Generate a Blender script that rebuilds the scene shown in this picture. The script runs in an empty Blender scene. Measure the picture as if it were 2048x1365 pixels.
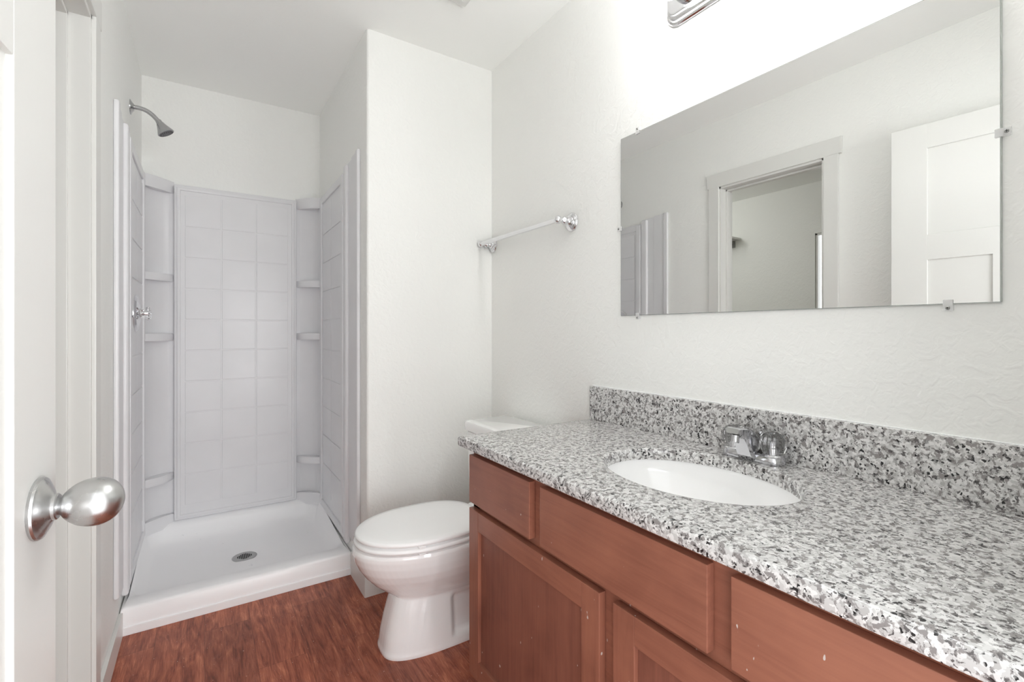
import bpy, bmesh, math, random
from mathutils import Vector, Matrix
random.seed(7)
S = bpy.context.scene
COL = S.collection
PI = math.pi

# ------------------------------------------------------------------ camera
CAM_H = 1.144
cd = bpy.data.cameras.new('camera'); cam = bpy.data.objects.new('camera', cd); COL.objects.link(cam)
cd.sensor_width = 36.0; cd.lens = 958.18 / 2048 * 36.0
cd.shift_x = -19.76 / 2048; cd.shift_y = -20.02 / 2048
cd.clip_start = 0.01
cam.location = (0, 0, CAM_H)
cam.rotation_euler = (PI / 2, 0, -math.radians(33.513))
S.camera = cam

# ------------------------------------------------------------------ light
S.view_settings.view_transform = 'Standard'; S.view_settings.look = 'None'
S.view_settings.gamma = 1.0; S.view_settings.use_curve_mapping = False
S.view_settings.exposure = 0.85
W = bpy.data.worlds.new('daylight'); S.world = W; W.use_nodes = True
W.node_tree.nodes['Background'].inputs[0].default_value = (0.97, 0.985, 1.0, 1)
W.node_tree.nodes['Background'].inputs[1].default_value = 1.1
BULB = 21.0
CLOSET_W = 3.0
S.cycles.max_bounces = 16; S.cycles.diffuse_bounces = 10; S.cycles.glossy_bounces = 8
S.cycles.transmission_bounces = 10; S.cycles.sample_clamp_indirect = 6.0
S.cycles.caustics_reflective = False; S.cycles.caustics_refractive = False

def area(name, loc, rot, sx, sy, power, col=(1, 1, 1)):
    l = bpy.data.lights.new(name, 'AREA'); l.shape = 'RECTANGLE'; l.size = sx; l.size_y = sy
    l.energy = power; l.color = col
    o = bpy.data.objects.new(name, l); COL.objects.link(o); o.location = loc; o.rotation_euler = rot
    return o
# two unseen fill lamps added behind the camera, shining in through the doorway
area('doorway_fill_left', (-1.15, -2.1, 0.75), (PI / 2, 0, -0.52), 2.4, 1.4, 25, (0.985, 0.99, 1.0))
area('doorway_fill_right', (1.05, -2.6, 1.0), (PI / 2, 0, 0.22), 1.3, 1.7, 42, (0.985, 0.99, 1.0))
# point lamp added out of view to brighten the walk-in closet
pl = bpy.data.lights.new('closet_fill_lamp', 'POINT'); pl.energy = 5.6; pl.shadow_soft_size = 0.09; pl.color = (1, 1, 0.985)
po_ = bpy.data.objects.new('closet_fill_lamp', pl); COL.objects.link(po_); po_.location = (-1.0, 2.95, 2.25)

# ------------------------------------------------------------------ materials
def mat(name, color=(0.8, 0.8, 0.8), rough=0.5, metal=0.0, spec=0.5, coat=0.0, coat_r=0.05, trans=0.0, ior=1.45):
    m = bpy.data.materials.new(name); m.use_nodes = True
    b = m.node_tree.nodes['Principled BSDF']
    b.inputs['Base Color'].default_value = (*color, 1); b.inputs['Roughness'].default_value = rough
    b.inputs['Metallic'].default_value = metal; b.inputs['Specular IOR Level'].default_value = spec
    b.inputs['Coat Weight'].default_value = coat; b.inputs['Coat Roughness'].default_value = coat_r
    b.inputs['Transmission Weight'].default_value = trans; b.inputs['IOR'].default_value = ior
    return m
def nd(m, t, **k):
    n = m.node_tree.nodes.new(t)
    for a, v in k.items():
        if hasattr(n, a) and not isinstance(getattr(n, a), bpy.types.bpy_prop_collection): setattr(n, a, v)
        else: n.inputs[a].default_value = v
    return n
def ln(m, a, b): m.node_tree.links.new(a, b)
def bsdf(m): return m.node_tree.nodes['Principled BSDF']
def ramp(m, pts, interp='LINEAR'):
    r = m.node_tree.nodes.new('ShaderNodeValToRGB'); cr = r.color_ramp; cr.interpolation = interp
    while len(cr.elements) < len(pts): cr.elements.new(0.5)
    for e, (p, c) in zip(cr.elements, pts): e.position = p; e.color = (*c, 1)
    return r
def pos(m, scale=(1, 1, 1), rot=(0, 0, 0), loc=(0, 0, 0)):
    g = m.node_tree.nodes.new('ShaderNodeNewGeometry'); mp = m.node_tree.nodes.new('ShaderNodeMapping')
    mp.inputs['Scale'].default_value = scale; mp.inputs['Rotation'].default_value = rot; mp.inputs['Location'].default_value = loc
    ln(m, g.outputs['Position'], mp.inputs['Vector']); return mp.outputs['Vector']
def noise(m, vec, scale, detail=2, rough=0.5, dist=0.0):
    n = m.node_tree.nodes.new('ShaderNodeTexNoise'); n.inputs['Scale'].default_value = scale
    n.inputs['Detail'].default_value = detail; n.inputs['Roughness'].default_value = rough; n.inputs['Distortion'].default_value = dist
    ln(m, vec, n.inputs['Vector']); return n
def bump(m, height, strength, dist=0.002):
    b = m.node_tree.nodes.new('ShaderNodeBump'); b.inputs['Strength'].default_value = strength; b.inputs['Distance'].default_value = dist
    ln(m, height, b.inputs['Height']); ln(m, b.outputs['Normal'], bsdf(m).inputs['Normal'])
def mix(m, fac, a, b, mode='MIX'):
    x = m.node_tree.nodes.new('ShaderNodeMix'); x.data_type = 'RGBA'; x.blend_type = mode
    for s, v in ((x.inputs[0], fac), (x.inputs[6], a), (x.inputs[7], b)):
        if isinstance(v, bpy.types.NodeSocket): ln(m, v, s)
        else: s.default_value = v if isinstance(v, float) else (*v, 1)
    return x.outputs[2]
def lin(r, g, b):
    return tuple((c / 255 / 12.92) if c / 255 <= .04045 else ((c / 255 + .055) / 1.055) ** 2.4 for c in (r, g, b))

# painted drywall with an orange-peel / knockdown texture
M_wall = mat('painted_drywall', lin(238, 238.5, 236), 0.55, spec=0.35)
v = pos(M_wall); n1 = noise(M_wall, v, 95, 2, 0.5, 0.4); n2 = noise(M_wall, v, 38, 2, 0.5, 0.8)
rr = ramp(M_wall, [(0.42, (0, 0, 0)), (0.60, (1, 1, 1))]); ln(M_wall, n2.outputs['Fac'], rr.inputs[0])
ad = nd(M_wall, 'ShaderNodeMath', operation='ADD'); ln(M_wall, n1.outputs['Fac'], ad.inputs[0]); ln(M_wall, rr.outputs[0], ad.inputs[1])
bump(M_wall, ad.outputs[0], 0.30, 0.0016)
M_ceil = mat('painted_ceiling', lin(247, 248, 246), 0.7, spec=0.2)
v = pos(M_ceil); n1 = noise(M_ceil, v, 60, 3, 0.5, 0.5); bump(M_ceil, n1.outputs['Fac'], 0.25, 0.0015)
M_trim = mat('white_trim_paint', lin(221, 221, 218), 0.33, spec=0.5)
v = pos(M_trim, (1, 1, .1)); n1 = noise(M_trim, v, 70, 2); bump(M_trim, n1.outputs['Fac'], 0.04, 0.001)
M_acryl = mat('white_acrylic', lin(222, 222, 224), 0.34, spec=0.45, coat=0.12, coat_r=0.12)
v = pos(M_acryl); n1 = noise(M_acryl, v, 5, 2); rr = ramp(M_acryl, [(0.3, lin(222, 222, 224)), (0.8, lin(228, 228, 230))])
ln(M_acryl, n1.outputs['Fac'], rr.inputs[0]); ln(M_acryl, rr.outputs[0], bsdf(M_acryl).inputs['Base Color'])
M_pan = mat('white_pan_acrylic', lin(222, 222, 223), 0.3, spec=0.5, coat=0.2, coat_r=0.15)
v = pos(M_pan); n1 = noise(M_pan, v, 22, 4, 0.7, 1.5); n3 = noise(M_pan, v, 3.2, 2, 0.5)
rr = ramp(M_pan, [(0.655, (0, 0, 0)), (0.72, (1, 1, 1))]); ln(M_pan, n1.outputs['Fac'], rr.inputs[0])
r3 = ramp(M_pan, [(0.50, (0, 0, 0)), (0.62, (1, 1, 1))]); ln(M_pan, n3.outputs['Fac'], r3.inputs[0])
mm = mix(M_pan, 1.0, rr.outputs[0], r3.outputs[0], 'MULTIPLY')
ln(M_pan, mix(M_pan, mm, lin(246, 246, 247), lin(214, 215, 218)), bsdf(M_pan).inputs['Base Color'])
M_caulk = mat('caulk_strip', lin(224, 226, 228), 0.4)
v = pos(M_caulk); n1 = noise(M_caulk, v, 60, 4, 0.7, 0.6); rr = ramp(M_caulk, [(0.66, lin(242, 243, 244)), (0.74, lin(150, 140, 132))])
ln(M_caulk, n1.outputs['Fac'], rr.inputs[0]); ln(M_caulk, rr.outputs[0], bsdf(M_caulk).inputs['Base Color'])
M_porc = mat('white_porcelain', lin(250, 250, 250), 0.08, spec=0.55, coat=0.6, coat_r=0.03)
M_seat = mat('white_seat_plastic', lin(251, 251, 251), 0.2, spec=0.5)
M_chrome = mat('polished_chrome', (0.80, 0.80, 0.82), 0.06, 1.0)
M_faucet = mat('faucet_chrome', (0.60, 0.60, 0.62), 0.07, 1.0)
M_nickel = mat('satin_nickel', (0.60, 0.60, 0.60), 0.27, 1.0)
v = pos(M_nickel); n1 = noise(M_nickel, v, 30, 3, 0.6); rr = ramp(M_nickel, [(0.3, (.24, .24, .24)), (0.8, (.36, .36, .36))])
ln(M_nickel, n1.outputs['Fac'], rr.inputs[0]); ln(M_nickel, rr.outputs[0], bsdf(M_nickel).inputs['Roughness'])
M_shower = mat('worn_chrome', (0.52, 0.52, 0.53), 0.16, 1.0)
M_darkm = mat('shower_face_rubber', lin(110, 110, 112), 0.5, 0.3)
M_hole = mat('drain_hole', (0.02, 0.02, 0.02), 0.8)
M_glass = mat('clear_acrylic', (0.97, 0.97, 0.97), 0.03, 0, 0.5, trans=1.0, ior=1.46)
M_clip = mat('clear_clip_plastic', (0.9, 0.9, 0.9), 0.1, 0, 0.6); bsdf(M_clip).inputs['Alpha'].default_value = 0.35
M_screw = mat('steel_screw', (0.35, 0.35, 0.34), 0.35, 1.0)
M_mirror = mat('mirror_silver', (0.85, 0.855, 0.845), 0.0, 1.0)
M_medge = mat('mirror_glass_edge', lin(175, 180, 176), 0.1, 0.4)
M_opal = mat('opal_glass', (1, 1, 1), 0.3)
bsdf(M_opal).inputs['Emission Color'].default_value = (0.990, 0.993, 0.990, 1); bsdf(M_opal).inputs['Emission Strength'].default_value = BULB
M_dark = mat('dark_void', (0.01, 0.008, 0.007), 0.9)

# granite
M_gran = mat('speckled_granite', (0.6, 0.6, 0.6), 0.16, spec=0.5, coat=0.2, coat_r=0.05)
def granite(m):
    v = pos(m)
    w = noise(m, v, 55, 3, 0.6); 
    wv = nd(m, 'ShaderNodeVectorMath', operation='SCALE'); ln(m, w.outputs['Color'], wv.inputs[0]); wv.inputs['Scale'].default_value = 0.010
    va = nd(m, 'ShaderNodeVectorMath', operation='ADD'); ln(m, v, va.inputs[0]); ln(m, wv.outputs[0], va.inputs[1]); vv = va.outputs[0]
    vo = m.node_tree.nodes.new('ShaderNodeTexVoronoi'); vo.inputs['Scale'].default_value = 190; ln(m, vv, vo.inputs['Vector'])
    sp = m.node_tree.nodes.new('ShaderNodeSeparateColor'); ln(m, vo.outputs['Color'], sp.inputs[0])
    base = ramp(m, [(0.0, lin(198, 197, 196)), (0.35, lin(213, 212, 211)), (0.62, lin(180, 178, 177)), (0.76, lin(226, 225, 224)), (1.0, lin(203, 201, 200))], 'CONSTANT')
    ln(m, sp.outputs[0], base.inputs[0])
    # clustered mid grey crystals
    n1 = noise(m, vv, 75, 4, 0.62, 0.3); r1 = ramp(m, [(0.535, (0, 0, 0)), (0.575, (1, 1, 1))]); ln(m, n1.outputs['Fac'], r1.inputs[0])
    c1 = mix(m, r1.outputs[0], base.outputs[0], lin(142, 138, 137))
    # dark grey
    n2 = noise(m, vv, 105, 4, 0.65, 0.4); r2 = ramp(m, [(0.575, (0, 0, 0)), (0.60, (1, 1, 1))]); ln(m, n2.outputs['Fac'], r2.inputs[0])
    c2 = mix(m, r2.outputs[0], c1, lin(96, 93, 93))
    # black mica flecks
    vo2 = m.node_tree.nodes.new('ShaderNodeTexVoronoi'); vo2.inputs['Scale'].default_value = 230; ln(m, vv, vo2.inputs['Vector'])
    sp2 = m.node_tree.nodes.new('ShaderNodeSeparateColor'); ln(m, vo2.outputs['Color'], sp2.inputs[0])
    r3 = ramp(m, [(0.86, (0, 0, 0)), (0.87, (1, 1, 1))], 'CONSTANT'); ln(m, sp2.outputs[1], r3.inputs[0])
    n3 = noise(m, v, 42, 3, 0.6); r4 = ramp(m, [(0.47, (0, 0, 0)), (0.56, (1, 1, 1))]); ln(m, n3.outputs['Fac'], r4.inputs[0])
    f3 = mix(m, 1.0, r3.outputs[0], r4.outputs[0], 'MULTIPLY')
    c3 = mix(m, f3, c2, lin(38, 37, 38))
    ln(m, c3, bsdf(m).inputs['Base Color'])
granite(M_gran)

# stained maple: grain along an axis, blotchy stain, tiny paint specks
def wood(name, axis, base, dark, light, fleck=True, rough=0.36):
    m = mat(name, base, rough, spec=0.45, coat=0.15, coat_r=0.2)
    sc = {'x': (1.2, 22, 22), 'y': (22, 1.2, 22), 'z': (22, 22, 1.2)}[axis]
    g = noise(m, pos(m, sc), 3.0, 4, 0.6, 0.8); b = noise(m, pos(m), 5.5, 3, 0.55, 0.6)
    r = ramp(m, [(0.25, dark), (0.5, base), (0.8, light)])
    mx = nd(m, 'ShaderNodeMix'); mx.data_type = 'FLOAT'; mx.inputs[0].default_value = 0.55
    ln(m, g.outputs['Fac'], mx.inputs[2]); ln(m, b.outputs['Fac'], mx.inputs[3]); ln(m, mx.outputs[0], r.inputs[0])
    c = r.outputs[0]
    if fleck:
        f = noise(m, pos(m, (1, 1, .55), loc=(3, 1, 2)), 75, 1, 0.4); rf = ramp(m, [(0.775, (0, 0, 0)), (0.79, (1, 1, 1))]); ln(m, f.outputs['Fac'], rf.inputs[0])
        c = mix(m, rf.outputs[0], c, lin(196, 184, 178))
    ln(m, c, bsdf(m).inputs['Base Color'])
    bump(m, g.outputs['Fac'], 0.05, 0.001)
    return m
WB, WD, WL = lin(144, 92, 74), lin(118, 72, 58), lin(164, 108, 86)
M_woodh = wood('stained_maple_horizontal', 'y', WB, WD, WL)
M_woodv = wood('stained_maple_vertical', 'z', WB, WD, WL)
M_woodd = wood('stained_maple_panel', 'z', lin(130, 82, 68), lin(100, 60, 50), lin(152, 98, 80))

# vinyl plank floor
M_floor = mat('vinyl_plank', (0.2, 0.08, 0.05), 0.36, spec=0.4)
def floor_mat(m):
    v = pos(m, rot=(0, 0, PI / 2))
    br = m.node_tree.nodes.new('ShaderNodeTexBrick'); ln(m, v, br.inputs['Vector'])
    br.inputs['Scale'].default_value = 1.0; br.inputs['Brick Width'].default_value = 0.92; br.inputs['Row Height'].default_value = 0.152
    br.inputs['Mortar Size'].default_value = 0.0009; br.inputs['Mortar Smooth'].default_value = 0.3; br.offset = 0.37
    br.inputs['Color1'].default_value = (0, 0, 0, 1); br.inputs['Color2'].default_value = (1, 1, 1, 1); br.inputs['Mortar'].default_value = (0.5, 0.5, 0.5, 1)
    sp = m.node_tree.nodes.new('ShaderNodeSeparateColor'); ln(m, br.outputs['Color'], sp.inputs[0])
    off = nd(m, 'ShaderNodeCombineXYZ'); mu = nd(m, 'ShaderNodeMath', operation='MULTIPLY'); mu.inputs[1].default_value = 7.3
    ln(m, sp.outputs[0], mu.inputs[0]); ln(m, mu.outputs[0], off.inputs[1]); ln(m, mu.outputs[0], off.inputs[0])
    va = nd(m, 'ShaderNodeVectorMath', operation='ADD'); ln(m, pos(m, (7.0, 1.0, 1)), va.inputs[0]); ln(m, off.outputs[0], va.inputs[1])
    g = noise(m, va.outputs[0], 3.6, 6, 0.66, 1.6)
    fine = noise(m, pos(m, (60, 3, 1)), 4, 4, 0.65, 0.4)
    mx = nd(m, 'ShaderNodeMix'); mx.data_type = 'FLOAT'; mx.inputs[0].default_value = 0.35
    ln(m, g.outputs['Fac'], mx.inputs[2]); ln(m, fine.outputs['Fac'], mx.inputs[3])
    r = ramp(m, [(0.34, lin(100, 48, 32)), (0.44, lin(134, 70, 50)), (0.55, lin(166, 95, 70)), (0.66, lin(198, 128, 98))])
    ln(m, mx.outputs[0], r.inputs[0])
    tone = mix(m, sp.outputs[0], (0.90, 0.88, 0.88), (1.08, 1.06, 1.05))
    c = mix(m, 1.0, r.outputs[0], tone, 'MULTIPLY')
    # scuffs and plaster dust
    d = noise(m, pos(m, loc=(2.3, 1.1, 0)), 3.4, 5, 0.7, 1.0); rd = ramp(m, [(0.50, (0, 0, 0)), (0.78, (0.42, 0.42, 0.42))]); ln(m, d.outputs['Fac'], rd.inputs[0])
    d2 = noise(m, pos(m), 70, 3, 0.7, 2.5); rd2 = ramp(m, [(0.45, (0.25, 0.25, 0.25)), (0.65, (1, 1, 1))]); ln(m, d2.outputs['Fac'], rd2.inputs[0])
    dm = mix(m, 1.0, rd.outputs[0], rd2.outputs[0], 'MULTIPLY')
    c = mix(m, dm, c, lin(192, 150, 142))
    s = noise(m, pos(m), 160, 1, 0.3); rs = ramp(m, [(0.775, (0, 0, 0)), (0.785, (1, 1, 1))]); ln(m, s.outputs['Fac'], rs.inputs[0])
    c = mix(m, rs.outputs[0], c, lin(222, 190, 172))
    inv = nd(m, 'ShaderNodeMath', operation='MULTIPLY'); ln(m, br.outputs['Fac'], inv.inputs[0]); inv.inputs[1].default_value = 0.5
    c = mix(m, inv.outputs[0], c, lin(60, 28, 20))
    ln(m, c, bsdf(m).inputs['Base Color'])
    rf = ramp(m, [(0.3, (.30, .30, .30)), (0.7, (.48, .48, .48))]); ln(m, d.outputs['Fac'], rf.inputs[0]); ln(m, rf.outputs[0], bsdf(m).inputs['Roughness'])
    bump(m, fine.outputs['Fac'], 0.12, 0.0008)
floor_mat(M_floor)
M_carpet = mat('beige_carpet', lin(170, 160, 145), 0.95, spec=0.1)
v = pos(M_carpet); n1 = noise(M_carpet, v, 300, 2); bump(M_carpet, n1.outputs['Fac'], 0.6, 0.004)

# ------------------------------------------------------------------ mesh helpers
def box(bm, x0, x1, y0, y1, z0, z1, bev=0.0, seg=2):
    vs = [bm.verts.new((x, y, z)) for x in (x0, x1) for y in (y0, y1) for z in (z0, z1)]
    F = [(0, 1, 3, 2), (4, 6, 7, 5), (0, 4, 5, 1), (2, 3, 7, 6), (0, 2, 6, 4), (1, 5, 7, 3)]
    fs = [bm.faces.new([vs[i] for i in f]) for f in F]
    if bev > 0:
        es = list({e for f in fs for e in f.edges})
        bmesh.ops.bevel(bm, geom=es, offset=bev, segments=seg, profile=0.5, affect='EDGES', clamp_overlap=True)
def loft(bm, rings, closed=True, cap0=True, cap1=True):
    R = [[bm.verts.new(p) for p in r] for r in rings]; n = len(R[0])
    for a, b in zip(R, R[1:]):
        for i in range(n if closed else n - 1):
            j = (i + 1) % n; bm.faces.new((a[i], a[j], b[j], b[i]))
    if closed and cap0: bm.faces.new(R[0][::-1])
    if closed and cap1: bm.faces.new(R[-1])
    return R
def frame_of(d):
    d = Vector(d).normalized(); u = Vector((0, 0, 1)) if abs(d.z) < .9 else Vector((0, 1, 0))
    a = d.cross(u).normalized(); b = d.cross(a).normalized(); return a, b
def lathe(bm, prof, c, d=(0, 0, 1), n=40, cap0=True, cap1=True, facets=None):
    """prof: (radius, distance along d)"""
    a, b = frame_of(d); c = Vector(c); d = Vector(d).normalized(); n = facets or n
    rings = [[c + d * t + (a * math.cos(2 * PI * k / n) + b * math.sin(2 * PI * k / n)) * max(r, 1e-4) for k in range(n)] for r, t in prof]
    loft(bm, rings, True, cap0, cap1)
def tube(bm, pts, r, n=20, cap=True):
    pts = [Vector(p) for p in pts]; rings = []
    a, b = frame_of(pts[1] - pts[0])
    for i, p in enumerate(pts):
        d = (pts[min(i + 1, len(pts) - 1)] - pts[max(i - 1, 0)]).normalized()
        a = (a - d * a.dot(d)).normalized(); b = d.cross(a)
        rr = r[i] if isinstance(r, (list, tuple)) else r
        rings.append([p + (a * math.cos(2 * PI * k / n) + b * math.sin(2 * PI * k / n)) * rr for k in range(n)])
    loft(bm, rings, True, cap, cap)
def spline(pts, n=8):
    P = [Vector(p) for p in pts]; P = [2 * P[0] - P[1]] + P + [2 * P[-1] - P[-2]]; out = []
    for i in range(1, len(P) - 2):
        for k in range(n):
            t = k / n
            out.append(0.5 * ((2 * P[i]) + (P[i + 1] - P[i - 1]) * t + (2 * P[i - 1] - 5 * P[i] + 4 * P[i + 1] - P[i + 2]) * t * t + (3 * P[i] - P[i - 1] - 3 * P[i + 1] + P[i + 2]) * t ** 3))
    out.append(P[-2]); return out
def B(): return bmesh.new()
def obj(name, bm, m, parent=None, smooth=30, rot=None, **props):
    """one mesh object; vertices are in world space, moved into the parent's space"""
    bmesh.ops.remove_doubles(bm, verts=bm.verts, dist=1e-6)
    bmesh.ops.recalc_face_normals(bm, faces=bm.faces)
    me = bpy.data.meshes.new(name)
    if parent is not None:
        off = Vector(parent['_o']) if '_o' in parent else Vector((0, 0, 0))
        bmesh.ops.translate(bm, verts=bm.verts, vec=-off)
    bm.to_mesh(me); bm.free()
    for mm_ in (m if isinstance(m, (list, tuple)) else [m]): me.materials.append(mm_)
    o = bpy.data.objects.new(name, me); COL.objects.link(o)
    if smooth:
        for p in me.polygons: p.use_smooth = True
        me.set_sharp_from_angle(angle=math.radians(smooth))
        if smooth == 30:
            wn_ = o.modifiers.new('weighted_normal', 'WEIGHTED_NORMAL'); wn_.keep_sharp = True; wn_.weight = 100
    if parent is not None:
        o.parent = parent; o['_o'] = parent['_o']
    for k, v_ in props.items(): o[k] = v_
    return o
def thing(name, label, cat, loc=(0, 0, 0), group=None, kind=None):
    o = bpy.data.objects.new(name, None); COL.objects.link(o); o.location = loc; o['_o'] = tuple(loc)
    o.empty_display_size = 0.05
    if kind: o['kind'] = kind
    o['label'] = label; o['category'] = cat
    if group: o['group'] = group
    return o
def single(name, bm, m, label, cat, origin, group=None, smooth=30):
    bmesh.ops.translate(bm, verts=bm.verts, vec=-Vector(origin))
    o = obj(name, bm, m, None, smooth); o.location = origin; o['label'] = label; o['category'] = cat
    if group: o['group'] = group
    return o
def struct(name, bm, m, label, cat, parent=None, smooth=0):
    o = obj(name, bm, m, parent, smooth)
    if parent is None: o['kind'] = 'structure'; o['label'] = label; o['category'] = cat
    return o
def flip(bm): bmesh.ops.reverse_faces(bm, faces=bm.faces)

# ------------------------------------------------------------------ key dimensions (metres)
XL, XR, XC = -0.268, 1.2038, 0.5839        # left wall, right wall, shower's right wall
YN, YA, YB = 0.09, 2.093, 3.109            # doorway wall, wall behind toilet, shower back wall
ZC = 2.451
DO0, DO1, DH = 1.195, 1.805, 2.04          # opening in the left wall
YK = 2.322                                 # front of the shower pan
ZT = 0.8217                                # counter top

# ------------------------------------------------------------------ room shell
b = B(); box(b, XL - 0.1, XR + 0.12, -0.04, YB + 0.1, -0.06, 0); struct('floor', b, M_floor, 'reddish brown wood-look plank floor', 'floor')
b = B(); box(b, XL - 0.1, XR + 0.12, -0.04, YB + 0.1, ZC, ZC + 0.08); struct('ceiling', b, M_ceil, 'plain off-white bathroom ceiling', 'ceiling')
b = B(); box(b, XR, XR + 0.12, -0.04, YB + 0.1, 0, ZC); struct('wall_right', b, M_wall, 'off-white textured wall behind the mirror and vanity', 'wall')
b = B(); box(b, XL - 0.1, XC + 0.1, YB, YB + 0.1, 0, ZC); struct('wall_back', b, M_wall, 'off-white wall above the back of the shower', 'wall')
b = B(); box(b, XC, XR, YA, YB, 0, ZC)
es = [e for e in b.edges if all(abs(v_.co.x - XC) < 1e-5 and abs(v_.co.y - YA) < 1e-5 for v_ in e.verts)]
bmesh.ops.bevel(b, geom=es, offset=0.012, segments=5, profile=0.5, affect='EDGES')
struct('wall_alcove', b, M_wall, 'off-white wall block between the shower and the toilet', 'wall', smooth=40)
b = B()
box(b, XL - 0.1, XL, -0.04, DO0, 0, ZC); box(b, XL - 0.1, XL, DO1, YB, 0, ZC); box(b, XL - 0.1, XL, DO0, DO1, DH, ZC)
struct('wall_left', b, M_wall, 'off-white wall on the left with the closet doorway', 'wall')
b = B()
box(b, -0.215 - 0.053, -0.215, -0.04, YN, 0, ZC); box(b, 0.70, XR, -0.04, YN, 0, ZC); box(b, -0.215, 0.70, -0.04, YN, DH, ZC)
struct('wall_front', b, M_wall, 'off-white wall with the doorway the picture is taken from', 'wall')

# closet doorway frame in the left wall
fr = thing('door_1', 'white cased opening of the closet doorway in the left wall', 'door frame', (XL, (DO0 + DO1) / 2, 0), kind='structure')
JT = 0.016
b = B()
box(b, XL - 0.115, XL + 0.002, DO1 - JT, DO1, 0, DH, 0.0025); box(b, XL - 0.115, XL + 0.002, DO0, DO0 + JT, 0, DH, 0.0025)
box(b, XL - 0.115, XL + 0.002, DO0, DO1, DH - JT, DH, 0.0025)
obj('jamb', b, M_trim, fr)
b = B()
box(b, XL - 0.080, XL - 0.045, DO1 - JT - 0.012, DO1 - JT, 0, DH - JT, 0.0025); box(b, XL - 0.080, XL - 0.045, DO0 + JT, DO0 + JT + 0.012, 0, DH - JT, 0.0025)
box(b, XL - 0.080, XL - 0.045, DO0 + JT, DO1 - JT, DH - JT - 0.012, DH - JT, 0.0025)
obj('door_stop', b, M_trim, fr)
CW, CT = 0.066, 0.012
b = B(); box(b, XL, XL + CT, DO1 - 0.004, DO1 + CW, 0, DH, 0.003); obj('casing', b, M_trim, fr)
b = B(); box(b, XL, XL + CT, DO0 - CW, DO0 + 0.004, 0, DH, 0.003); obj('casing', b, M_trim, fr)
b = B(); box(b, XL, XL + CT + 0.001, DO0 - CW - 0.016, DO1 + CW + 0.014, DH - 0.004, DH + 0.082, 0.003); obj('head_casing', b, M_trim, fr)
for s_, (y0, y1) in enumerate(((DO1 - 0.004, DO1 + CW), (DO0 - CW, DO0 + 0.004))):
    b = B(); box(b, XL - 0.1 - CT, XL - 0.1, y0, y1, 0, DH, 0.003); obj('casing', b, M_trim, fr)

# baseboards
BBH = 0.088
b = B(); box(b, XL, XL + 0.013, DO1 + CW, YK + 0.0, 0, BBH, 0.002); struct('baseboard_left', b, M_trim, 'white baseboard between closet doorway and shower', 'baseboard', smooth=30)
b = B()
bl = [(XR, YA - .013), (XC - .013, YA - .013), (XC - .013, YK - .004), (XC + .001, YK - .004), (XC + .001, YA + .014), (XC + .014, YA + .001), (XR, YA + .001)]
loft(b, [[(x, y, z) for x, y in bl] for z in (0, BBH + .02)])
bmesh.ops.bevel(b, geom=[e for e in b.edges if abs(e.verts[0].co.x - e.verts[1].co.x) < 1e-5 and abs(e.verts[0].co.y - e.verts[1].co.y) < 1e-5 and e.verts[0].co.x < XC - .01 and e.verts[0].co.y < YA - .01], offset=.004, segments=3, profile=.5, affect='EDGES')
struct('baseboard_back', b, M_trim, 'white baseboard around the wall corner beside the toilet', 'baseboard', smooth=30)
b = B(); box(b, XR - 0.013, XR, 1.30, YA, 0, BBH + .02, 0.002); struct('baseboard_right', b, M_trim, 'white baseboard behind the toilet', 'baseboard', smooth=30)

# walk-in closet beyond the left wall (seen in the mirror)
CX = -2.07
b = B(); box(b, CX - 0.1, XL - 0.1, 0.3, 3.6, -0.06, 0); struct('floor_closet', b, M_carpet, 'beige carpet in the closet', 'floor')
b = B(); box(b, CX - 0.1, XL - 0.1, 0.3, 3.6, ZC, ZC + 0.08); struct('ceiling_closet', b, M_ceil, 'off-white closet ceiling', 'ceiling')
b = B(); box(b, CX - 0.1, XL - 0.1, 3.6, 3.7, 0, ZC); struct('wall_closet_back', b, M_wall, 'end wall of the closet', 'wall')
b = B(); box(b, CX - 0.1, XL - 0.1, 0.2, 0.3, 0, ZC); struct('wall_closet_front', b, M_wall, 'near wall of the closet', 'wall')
b = B(); box(b, XL - 0.1, XL - .05, YB + .1, 3.6, 0, ZC); struct('wall_closet_right', b, M_wall, 'closet wall beside the shower', 'wall')
WY0, WY1, WZ0, WZ1 = 1.15, 2.085, 0.85, 2.0
b = B()
box(b, CX - 0.1, CX, 0.3, WY0, 0, ZC); box(b, CX - 0.1, CX, WY1, 3.6, 0, ZC); box(b, CX - 0.1, CX, WY0, WY1, 0, WZ0); box(b, CX - 0.1, CX, WY0, WY1, WZ1, ZC)
struct('wall_closet_left', b, M_wall, 'grey-lit closet wall opposite the doorway, with a bright window', 'wall')
wn = thing('window_1', 'bright window in the closet wall, seen through the doorway in the mirror', 'window', (CX, (WY0 + WY1) / 2, WZ0), kind='structure')
b = B()
for (y0, y1, z0, z1) in ((WY0, WY0 + .018, WZ0, WZ1), (WY1 - .018, WY1, WZ0, WZ1), (WY0, WY1, WZ0, WZ0 + .035), (WY0, WY1, WZ1 - .018, WZ1)):
    box(b, CX - 0.028, CX - 0.008, y0, y1, z0, z1, 0.002)
obj('window_frame', b, M_trim, wn)
M_pane = mat('window_glass', (1, 1, 1), 0.0, trans=1.0, ior=1.0)
b = B(); box(b, CX - 0.020, CX - 0.016, WY0 + .03, WY1 - .03, WZ0 + .03, WZ1 - .03); obj('window_pane', b, M_pane, wn, 0)
b = B(); box(b, CX - 0.045, CX + 0.025, WY0 - .02, WY1 + .0, WZ0 - .02, WZ0 + .0, 0.003); obj('window_sill', b, M_trim, wn)

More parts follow.
